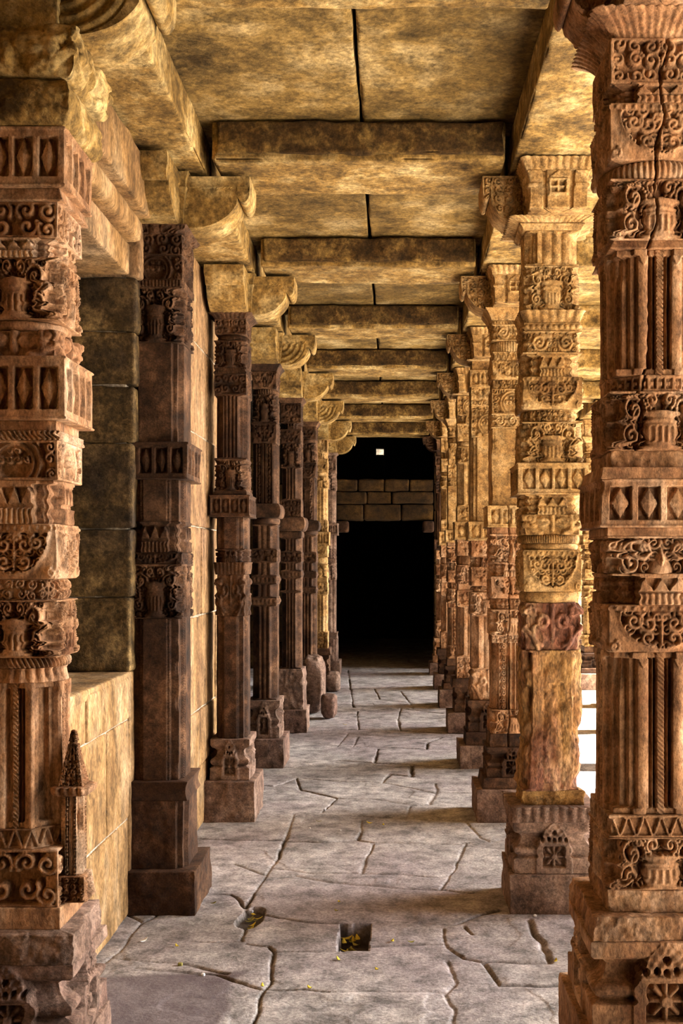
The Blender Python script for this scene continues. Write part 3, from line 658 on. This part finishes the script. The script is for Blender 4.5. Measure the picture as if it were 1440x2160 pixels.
R5 = [778, ('ribbed_capital', 'leafrow', .145, T(kind='flare', a=.05, n=12)), 800, ('fluted_neck', 'flute2', .13, T(n=4)), 835, ('scroll_panel', 'round', .14), 875, ('shrine_tier', 'shrine', .138), 893, ('medallion_panel', 'medal', .142), 930, ('collar', 'plain', .13, T(kind='torus', a=.01, sect='ci')), 942,
      ('vase_panel', 'vase', .142), 975, ('fluted_shaft', 'flute2', .135, T(n=3)), 1068, ('foliage_panel', 'foli', .14, T(cell=.05)), 1100, ('diamond_band', 'diamond', .168, T(n=3)), 1138, ('medallion_panel', 'medal', .145), 1172, ('ribbed_ring', 'ribs', .13, T(kind='torus', a=.012, sect='ci')), 1192,
      ('vase_panel', 'vase', .142), 1232, ('collar', 'plain', .13), 1245, ('foliage_panel', 'foli', .142, T(cell=.05)), 1278, ('fluted_shaft', 'flute2', .135, T(n=3)), 1385, ('foliage_panel', 'foli', .145, T(cell=.06)), 1432, ('base_ledge', 'plain', .19, T(kind='down', a=.01, m=1)), 1450, ('shrine_base', 'base', .17, T(d=.03, m=1)), 1505,
      ('plinth', 'plain', .235, T(er=.005, m=2)), None]
L1 = [48, ('capital_slab', 'face', .235, T(kind='torus', a=.02, er=.008, m=1)), 140, ('cushion_capital', 'rough', .185, T(kind='torus', a=.045, er=.007, m=1)), 255,
      ('diamond_band', 'diamond', .196, T(n=4, d=.022)), 382, ('collar', 'plain', .172, T(kind='down', a=.014)), 415, ('foliage_panel', 'foli', .166, T(cell=.07, d=.02)), 492, ('shrine_tier', 'shrine', .168, T(d=.03)), 535,
      ('vase_panel', 'vase', .166, T(d=.03)), 668, ('ring', 'plain', .146, T(kind='torus', a=.016, sect='ci')), 690, ('figure_panel', 'face', .170, T(d=.024)), 745, ('diamond_band', 'diamond', .198, T(n=4, d=.024)), 880,
      ('collar', 'plain', .160), 905, ('rope_moulding', 'twist', .168, T(n=18)), 925, ('medallion_panel', 'round', .166, T(d=.022)), 1010, ('shrine_tier', 'shrine', .160, T(d=.028)), 1104,
      ('medallion_panel', 'medal', .162, T(d=.03)), 1222, ('foliage_ring', 'foli', .140, T(kind='torus', a=.02, sect='ci', cell=.035)), 1268, ('vase_panel', 'vase', .160, T(d=.034)), 1390, ('twisted_ring', 'twist', .142, T(kind='torus', a=.012, sect='ci')), 1412,
      ('petal_ring', 'leafrow', .138, T(kind='down', a=.018, sect='ci', n=6)), 1444, ('fluted_shaft', 'flute', .150, T(d=.03, sect='oct', m=2)), 1755, ('lozenge_band', 'tri', .152, T(n=4, sect='oct', m=2)), 1800,
      ('foliage_block', 'foli', .162, T(cell=.075, d=.03, m=2)), 1925, ('block', 'plain', .175, T(m=2)), 1985, ('base_ledge', 'rough', .235, T(er=.012, m=3)), 2050, ('shrine_base', 'base', .24, T(d=.06, er=.006, m=3)), 2240, ('plinth', 'plain', .265, T(er=.006, m=3)), None]
L2 = [450, ('leaf_capital', 'volute', .158, T(kind='flare', a=.02, er=.005)), 492, ('scroll_panel', 'foli', .152, T(cell=.06)), 537, ('figure_panel', 'round', .150), 590, ('ribbed_moulding', 'ribs', .152, T(n=16)), 604, ('vase_panel', 'vase', .150, T(d=.026)), 722,
      ('recessed_shaft', 'U', .145, T(d=.012)), 932, ('diamond_band', 'diamond', .185, T(n=4, d=.018)), 1010, ('beaded_shaft', 'beadedge', .150), 1100, ('shrine_tier', 'shrine', .152, T(d=.02)), 1165, ('foliage_panel', 'medal', .150, T(d=.02)), 1190, ('vase_panel', 'vase', .150, T(d=.02)), 1305,
      ('beaded_shaft', 'beadedge', .150), 1650, ('base_moulding', 'plain', .185, T(kind='waist', a=.012, m=1)), 1690, ('base_block', 'U', .178, T(d=.01, m=1, er=.005)), 1840, ('plinth', 'plain', .235, T(er=.006, m=1)), None]
L3 = [640, ('leaf_capital', 'leafrow', .150, T(kind='flare', a=.03, n=8)), 672, ('foliage_panel', 'foli', .14, T(cell=.05)), 705, ('ribbed_ring', 'ribs', .13, T(kind='torus', a=.012, sect='ci')), 718, ('vase_panel', 'vase', .145), 775, ('rope_moulding', 'twist', .14), 788, ('figure_panel', 'foli', .145, T(cell=.06)), 832,
      ('fluted_shaft', 'flute2', .142, T(n=5, d=.02)), 968, ('vase_panel', 'vase', .145, T(d=.024)), 1036, ('collar', 'plain', .15), 1044, ('diamond_band', 'diamond', .175, T(n=4)), 1090, ('beaded_shaft', 'beadedge', .142), 1158, ('shrine_tier', 'shrine', .15), 1186, ('leaf_moulding', 'leafrow', .14, T(n=8)), 1212,
      ('foliage_panel', 'face', .142), 1300, ('beaded_shaft', 'beadedge', .142), 1560, ('shrine_base', 'base', .175, T(d=.04, m=1)), 1650, ('plinth', 'plain', .235, T(er=.006, m=1)), None]
L4 = [762, ('plain_capital', 'plain', .145, T(kind='flare', a=.035)), 782, ('medallion_panel', 'medal', .142), 820, ('ribbed_ring', 'ribs', .13, T(kind='torus', a=.012, sect='ci')), 832, ('vase_panel', 'vase', .14), 890, ('medallion_panel', 'medal', .142), 935, ('carved_shaft', 'strip', .14, T(d=.016)), 1062,
      ('bulging_band', 'plain', .155, T(kind='torus', a=.025)), 1092, ('ring', 'plain', .14, T(kind='torus', a=.012, sect='ci')), 1106, ('fluted_tier', 'flute2', .14, T(n=3)), 1160, ('bead_band', 'foli', .145, T(cell=.05)), 1184, ('fluted_tier', 'flute2', .14, T(n=3)), 1216, ('bead_band', 'beads', .146, T(n=6)), 1230, ('fluted_tier', 'flute2', .14, T(n=3)), 1262, ('bead_band', 'beads', .146, T(n=6)), 1276,
      ('fluted_shaft', 'flute2', .138, T(n=3, d=.02)), 1478, ('shrine_base', 'base', .18, T(d=.04, m=1)), 1560, ('plinth', 'plain', .235, T(er=.006, m=1)), None]
L5 = [822, ('plain_capital', 'plain', .145, T(kind='flare', a=.03)), 850, ('scroll_panel', 'foli', .14, T(cell=.06)), 892, ('shrine_tier', 'shrine', .138), 905, ('medallion_panel', 'medal', .142), 935, ('vase_panel', 'vase', .14), 985, ('fluted_shaft', 'flute2', .138, T(n=4, d=.018)), 1055, ('foliage_panel', 'foli', .14, T(cell=.06)), 1090,
      ('broken_band', 'plain', .16, T(kind='torus', a=.03, er=.008)), 1120, ('ring', 'plain', .14, T(kind='torus', a=.012)), 1134, ('fluted_tier', 'flute2', .14, T(n=4)), 1165, ('bead_band', 'foli', .145, T(cell=.05)), 1185, ('fluted_tier', 'flute2', .14, T(n=4)), 1205, ('bead_band', 'beads', .146, T(n=6)), 1218, ('fluted_tier', 'flute2', .14, T(n=4)), 1248,
      ('fluted_shaft', 'flute2', .138, T(n=4, d=.018)), 1412, ('worn_block', 'rough', .175, T(er=.008, m=1)), 1498, ('plinth', 'plain', .225, T(er=.006, m=1)), None]
def remap(spec, cy_from, cy_to):
    """the same tiers at another distance"""
    out = []
    items = spec[1::2]; ys = spec[0::2]
    for i, y in enumerate(ys):
        if y is None: out.append(None)
        else:
            h = max(items[j][2] for j in (i-1, i) if 0 <= j < len(items))
            z = EYE+(VY-y)*(cy_from-h)/F; out.append(VY-(z-EYE)*F/(cy_to-h))
        if i < len(items): out.append(items[i])
    return out
def clean(spec):
    for it in spec[1::2]:
        if len(it) > 3: it[3].pop('a_', None)
    return spec
for s in (R1, R2, R3, R4, R5, L1, L2, L3, L4, L5): clean(s)
G, RO, RD, BR, PL = M['gold'], M['rose'], M['red'], M['brown'], M['plinth']
def topz(spec, cy): h = spec[1][2]; return EYE+(VY-spec[0])*(cy-h)/F

RX = [.845, .775, .785, .785, .775, .775, .775, .78]
right = [(R1, 'nearest right pillar, huge and rosy, vases, wide diamond band and fluted shafts', (RO, RO, G, PL), .0032),
         (R2, 'second right pillar, ribbed capital, diamond band and eroded reddish lower shaft', (G, RD, G, PL), .0042),
         (R3, 'third right pillar, round medallion panel above a smooth plain shaft', (G, BR, PL), .0055),
         (R4, 'fourth right pillar, two small diamond bands with a plain recessed shaft between', (G, BR, PL), .007),
         (R5, 'fifth right pillar, carved panels over dark fluted shaft', (G, BR, PL), .008),
         (remap(R3, CYR[2], CYR[5]), 'sixth right pillar, thin golden sliver half hidden by nearer pillars', (G, BR, PL), .01),
         (remap(R5, CYR[4], CYR[6]), 'seventh right pillar, near the dark doorway', (G, BR, PL), .011),
         (remap(R4, CYR[3], CYR[7]), 'farthest right pillar, beside the doorway jamb', (BR, BR, PL), .012)]
for i, (sp, lab, mt, res) in enumerate(right):
    cy = CYR[i]; cx = RX[i]; zt = min(topz(sp, cy), 3.37)
    if i == 0: zt = 3.36
    root = pillar(lab, cx, cy, sp, mt, res, zt, seed=i+1, hide=(1, 2), low=(1.95, RO) if i > 1 else None, crack={0: (3.4, .02, 2.1, -.075, .0035), 2: (2.0, -.03, .45, -.03, .004)}.get(i))
    zl = zt
    if i == 0:
        tier('ribbed_capital', zt, zt+.07, .150, 'leafrow', RO, root, res=.004, kind='flare', a=.07, n=14, seed=3); zl = zt+.07
        zl = zt+.07
    bracket(root, cx, cy, zl, mt[0] if i else RO, max(res, .004), [(-1, 0), (0, -1)], seed=i, block='shrine' if i in (1, 2) else 'rough', carve='foli', L=.34 if i else .30, th=.25 if i else .22, front=True)

LI = [-1.065, -1.03, -.968, -.965, -.92, -.90, -.88, -.87]; LK = [.85, .9, .74, .74, .74, .74, .74, .8]
LX = [-1.25, -1.18, -1.118, -1.115, -1.07, -1.05, -1.03, -1.02]
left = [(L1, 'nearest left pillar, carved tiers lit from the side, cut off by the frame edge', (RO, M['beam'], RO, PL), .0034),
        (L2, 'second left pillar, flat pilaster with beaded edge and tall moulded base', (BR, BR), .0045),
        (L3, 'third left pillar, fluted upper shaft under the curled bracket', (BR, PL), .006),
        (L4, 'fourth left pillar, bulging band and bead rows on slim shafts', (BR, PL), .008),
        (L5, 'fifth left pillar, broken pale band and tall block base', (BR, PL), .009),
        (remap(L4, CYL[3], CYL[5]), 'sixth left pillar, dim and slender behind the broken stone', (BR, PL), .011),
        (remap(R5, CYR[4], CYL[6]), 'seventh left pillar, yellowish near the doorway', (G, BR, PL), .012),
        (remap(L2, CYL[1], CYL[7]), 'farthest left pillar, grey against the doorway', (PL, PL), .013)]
for i, (sp, lab, mt, res) in enumerate(left):
    cy = CYL[i]; cx = LX[i]; zt = min(topz(sp, cy), 3.34)
    if i == 0: zt = 3.36
    kx = LK[i]; cx = LI[i]-.15*kx
    root = pillar(lab, cx, cy, sp, mt, res, zt, seed=i+21, hide=(2, 3), kx=kx, ky=.78 if i == 0 else 1)
    bracket(root, cx, cy, zt, M['beam'], max(res, .004), [(1, 0), (0, -1)] if i != 0 else [(1, 0)], seed=i, block='plain', carve='rings' if i in (0, 3, 5) else 'none', L=.46 if i < 2 else .42, th=.24, top='plain')
p1 = [o for o in bpy.data.objects if o.type == 'EMPTY' and str(o.get('label', '')).startswith('nearest left pillar')][0]
sh = tier('shrine_pinnacle', .98, 1.16, .040, 'foli', RO, p1, res=.0032, kind='taper', a=-.032, seed=91, off=(.165, -.045), cell=.02, d=.012)
tier('canopy', .955, .985, .050, 'leafrow', RO, sh, res=.0032, kind='torus', a=.008, seed=92, off=(.165, -.045), n=4)
tier('niche_column', .70, .955, .036, 'strip', RO, sh, res=.0032, seed=93, off=(.165, -.045), d=.010)
tier('foot', .62, .70, .046, 'foli', RO, sh, res=.0032, seed=94, off=(.165, -.045), cell=.02, kind='down', a=.01)
bpy.context.view_layer.update()

ORD = ['first', 'second', 'third', 'fourth', 'fifth', 'sixth', 'seventh', 'eighth', 'ninth', 'tenth', 'eleventh']
# second row on the right, by the courtyard
for k in range(1, 9):
    sp = remap([R4, R3, R5][k % 3], CYR[[3, 2, 4][k % 3]], CYR[k-1]); cy = CYR[k-1]
    ordn = ['closest to the viewer', 'second', 'third', 'fourth', 'fifth', 'sixth', 'seventh', 'last'][k-1]
    root = pillar(f'courtyard-side pillar behind the right row, {ordn} of the outer line', 2.7, cy, sp, (G, BR, PL), .014, min(topz(sp, cy), 3.37), seed=60+k)
    bracket(root, 2.7, cy, min(topz(sp, cy), 3.37), G, .014, [(-1, 0)], seed=k, block='rough')
for k in range(-1, 9):
    y0 = 3.30+1.84*(k-1)
    c = np.array((1.7, y0+.22, ZB)); bb = Buf(); rough_box(bb, np.array((1.03, y0, ZB))-c, np.array((2.45, y0+.45, ZC))-c, res=.05, r=.02, amp=.014, seed=k+90, freq=5)
    o = bb.build('stone_beam', M['beam']); o.location = c; tag(o, f'{ORD[k+1]} cross beam over the outer aisle at right, counting towards the doorway', 'beam', 'outer aisle beams')
    lbeam(2.49, 2.91, y0+.3, min(y0+.3+1.83, 17.1), f'{ORD[k+1]} lengthwise beam along the courtyard edge, counting towards the doorway', 120+k, .08)

# ------------------------------------------------------------------ doorway wall at the end
DY = 17.2
wb = Buf(); mb = Buf(); rn = random.Random(8)
for (xa, xb) in ((-3.0, -.93), (.64, 3.4)):
    z = 0
    while z < 3.75:
        h = .42; xx = xa
        while xx < xb-.01:
            x2 = min(xx+rn.choice([.5, .7]), xb)
            if xb-x2 < .15: x2 = xb
            rough_box(wb, (xx+.004, DY, z+.004), (x2-.004, DY+.4, min(z+h, 3.79)-.004), res=.08, r=.02, amp=.01, seed=int(z*10)); xx = x2
        z += h
z = 2.36
for h, ws in ((.26, [.45, .6, .52]), (.20, [.5, .4, .67]), (.20, [.36, .42, .4, .39])):
    xx = -.93
    for w in ws:
        x2 = min(xx+w, .64); rough_box(wb, (xx+.006, DY+rn.uniform(0, .02), z+.005), (x2-.006, DY+.4, z+h-.005), res=.04, r=.03, amp=.015, seed=int(xx*30)+int(z*9)); xx = x2
    z += h
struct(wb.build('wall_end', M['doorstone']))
def dl(name, lo, hi, lab, cat, mat=M['brown']):
    c = (np.array(lo)+np.array(hi))/2; bb = Buf(); rough_box(bb, np.array(lo)-c, np.array(hi)-c, res=.03, r=.035, amp=.008, seed=5); o = bb.build(name, mat); o.location = c; return tag(o, lab, cat)
dl('door_corbel', (-.93, DY-.06, 2.17), (-.72, DY+.3, 2.35), 'rounded corbel stone under the left end of the doorway lintel', 'corbel')
dl('door_corbel', (.46, DY-.06, 2.17), (.64, DY+.3, 2.35), 'rounded corbel stone under the right end of the doorway lintel', 'corbel')
# the dark room behind, with one small hole to the sky
b = Buf()
WX, WZ, WY = (801-VX)*24/F, EYE+(VY-952)*24/F, 24.0
hw_, hh_ = .085, .075
rough_box(b, (-3.2, WY, 0), (WX-hw_, WY+.3, 6), res=2, amp=0); rough_box(b, (WX+hw_, WY, 0), (3.6, WY+.3, 6), res=2, amp=0)
rough_box(b, (WX-hw_, WY, 0), (WX+hw_, WY+.3, WZ-hh_), res=2, amp=0); rough_box(b, (WX-hw_, WY, WZ+hh_), (WX+hw_, WY+.3, 6), res=2, amp=0)
rough_box(b, (3.4, 17.6, 0), (3.6, 24, 6), res=2, amp=0); rough_box(b, (-3.2, 17.3, 0), (-3.0, 24, 6), res=2, amp=0)
rough_box(b, (-3.2, 17.3, 4.9), (3.6, 24.2, 5.1), res=2, amp=0); rough_box(b, (-3.2, 17.3, 3.8), (3.6, 17.5, 5), res=2, amp=0)
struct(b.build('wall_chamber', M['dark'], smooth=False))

b = Buf(); rough_box(b, (-8, 34, -.1), (12, 34.5, 7), res=3, amp=0); struct(b.build('wall_sky_standin', M['court'], smooth=False))  # added pale wall standing in for bright sky behind the small hole
# ------------------------------------------------------------------ loose stones and litter
def rock(name, c, dims, lab, mat, seed, cat='stone'):
    n = 26; th = np.linspace(0, math.pi, n); ph = np.linspace(0, 2*math.pi, 2*n)
    T_, P_ = np.meshgrid(th, ph, indexing='ij'); d = np.stack([np.sin(T_)*np.cos(P_), np.sin(T_)*np.sin(P_), np.cos(T_)], -1)
    e = np.sign(d)*np.abs(d)**.55; e = e*(1+.16*fbm(d[..., 0]*1.8, d[..., 1]*1.8, d[..., 2]*1.8, seed, 3))[..., None]
    P = e*np.array(dims)/2; P[..., 2] -= P[..., 2].min()
    o = mesh_np(name, P.reshape(-1, 3), gridq(n, 2*n)[:, ::-1], mat); o.location = c; return tag(o, lab, cat)
rock('broken_stone', (-.90, 12.15, 0), (.26, .36, .62), 'tall pale broken stone block leaning on the left pillars', PL, 3)
rock('broken_stone', (-.70, 11.75, 0), (.18, .24, .26), 'low weathered grey lump in front of the tall pale broken stone', PL, 6)
rock('broken_stone', (-.80, 14.2, 0), (.20, .3, .26), 'small knobbly stone at the foot of a far left pillar', PL, 9)

rn = random.Random(77)
def leaf(name, x, y, z, L, w, mat, lab, cat='leaf', group=None):
    n = 9; t = np.linspace(0, 1, n); ww = w*np.sin(np.clip(t, .03, .97)*math.pi)**.8
    cz = .35*L*(t-.5)**2*2+.003
    a = np.stack([(t-.5)*L, ww, cz+.15*w], 1); c = np.stack([(t-.5)*L, 0*t, cz], 1); b_ = np.stack([(t-.5)*L, -ww, cz+.15*w], 1)
    up = np.stack([a, c, b_], 1).reshape(-1, 3); dn = up-np.array([0, 0, .0012])
    q = []
    for i in range(n-1):
        for j in range(2): k = i*3+j; q += [[k, k+1, k+4, k+3], [k+n*3+3, k+n*3+4, k+n*3+1, k+n*3]]
        q += [[i*3, i*3+3, n*3+i*3+3, n*3+i*3], [i*3+2, n*3+i*3+2, n*3+i*3+5, i*3+5]]
    o = mesh_np(name, np.concatenate([up, dn]), q, mat); o.location = (x, y, z); o.rotation_euler = (rn.uniform(-.2, .2), rn.uniform(-.2, .2), rn.uniform(0, 6.3))
    return tag(o, lab, cat, group)
spots = [((373, 1999), 'leaf', 'thin yellow leaf on the slab right of the nearest left pillar base'), ((450, 1908), 'drygreen', 'olive leaf beside the plinth corner of the second left pillar'),
         ((653, 2087), 'leaf', 'bright yellow leaf on the joint at the bottom of the passage'), ((795, 2048), 'leaf', 'curled yellow leaf lower right of the square hole'), ((713, 2027), 'leaf', 'small olive yellow leaf just below the square hole'),
         ((827, 1988), 'leaf', 'yellow leaf sliver right of the square hole'), ((866, 1990), 'drygreen', 'tiny dark leaf further right of the square hole'), ((710, 1924), 'drygreen', 'small brown leaf on the big slab above the square hole'),
         ((260, 1905), 'leaf', 'yellow leaf in the corner by the left wall foot'), ((715, 1905), 'leaf', 'pale leaf speck near the middle of the big slab'), ((553, 2083), 'leaf', 'yellow leaf at the left slab edge near the bottom'),
         ((672, 1735), 'drygreen', 'yellowish leaf on the slab beyond the wide slab'), ((779, 1738), 'leaf', 'leaf bit on the middle slab right of centre'), ((808, 1742), 'leaf', 'leaf bit near the crack at right centre'),
         ((727, 1530), 'leaf', 'leaf in a joint far along the passage'), ((790, 1615), 'drygreen', 'dark tuft of leaf in the joint midway along the passage'), ((1172, 2030), 'leaf', 'yellow leaf by the base of the nearest right pillar'),
         ((440, 1730), 'leaf', 'yellow leaf beside the third left plinth')]
for (px, py), mt, lab in spots:
    (x, y), = poly_px((px, py)); leaf('fallen_leaf', x, y, .004, rn.uniform(.03, .045), .007, M[mt], lab)
for i in range(12):
    leaf('fallen_leaf', rn.uniform(HX0+.02, (HX0+HX1)/2+.02), rn.uniform((HY0+HY1)/2-.02, HY1-.025), -.080+i*.002, .055, .011, M[rn.choice(['leaf', 'leaf', 'drygreen'])], 'yellow leaf lying in the square hole in the floor', 'leaf', 'leaves in the square floor hole')
for i in range(9):
    leaf('fallen_leaf', CRX+rn.uniform(-.035, .03), CRY+rn.uniform(-.12, .12), -.024, .045, .008, M[rn.choice(['leaf', 'drygreen'])], 'yellow leaf caught in the broken slab corner left of the hole', 'leaf', 'leaves in the broken slab corner')
for (px, py), mt, lab, s in [((303, 1987), 'white', 'torn white paper scrap on the floor right of the nearest left pillar', .045), ((653, 1750), 'white', 'white scrap on the slab left of centre', .03),
                             ((1078, 1672), 'pink', 'small red scrap near the right pillar plinths', .03), ((240, 1966), 'pink', 'dark red scrap by the left wall foot', .03), ((1015, 1688), 'pink', 'pinkish sliver on the bright slab by the third right plinth', .035)]:
    (x, y), = poly_px((px, py)); leaf('litter_scrap', x, y, .004, s, .009, M[mt], lab, 'litter')
for (px, py), lab, mt, s in [((428, 2058), 'round pale pebble on the dark slab at lower left', 'white', .016), ((717, 1752), 'tiny white pebble on the middle slab', 'white', .013), ((1128, 1933), 'pale pebble in front of the second right plinth', 'white', .015),
                         ((684, 1710), 'bluish pebble in the crack near the third left plinth', 'blue', .02), ((530, 1925), 'bluish pebble in the broken slab corner', 'blue', .018), ((380, 2037), 'dark stone chip on the floor at lower left', 'drygreen', .02)]:
    (x, y), = poly_px((px, py)); rock('pebble', (x, y, -.002), (s, s*.8, s*.7), lab, M[mt], int(px), 'pebble')
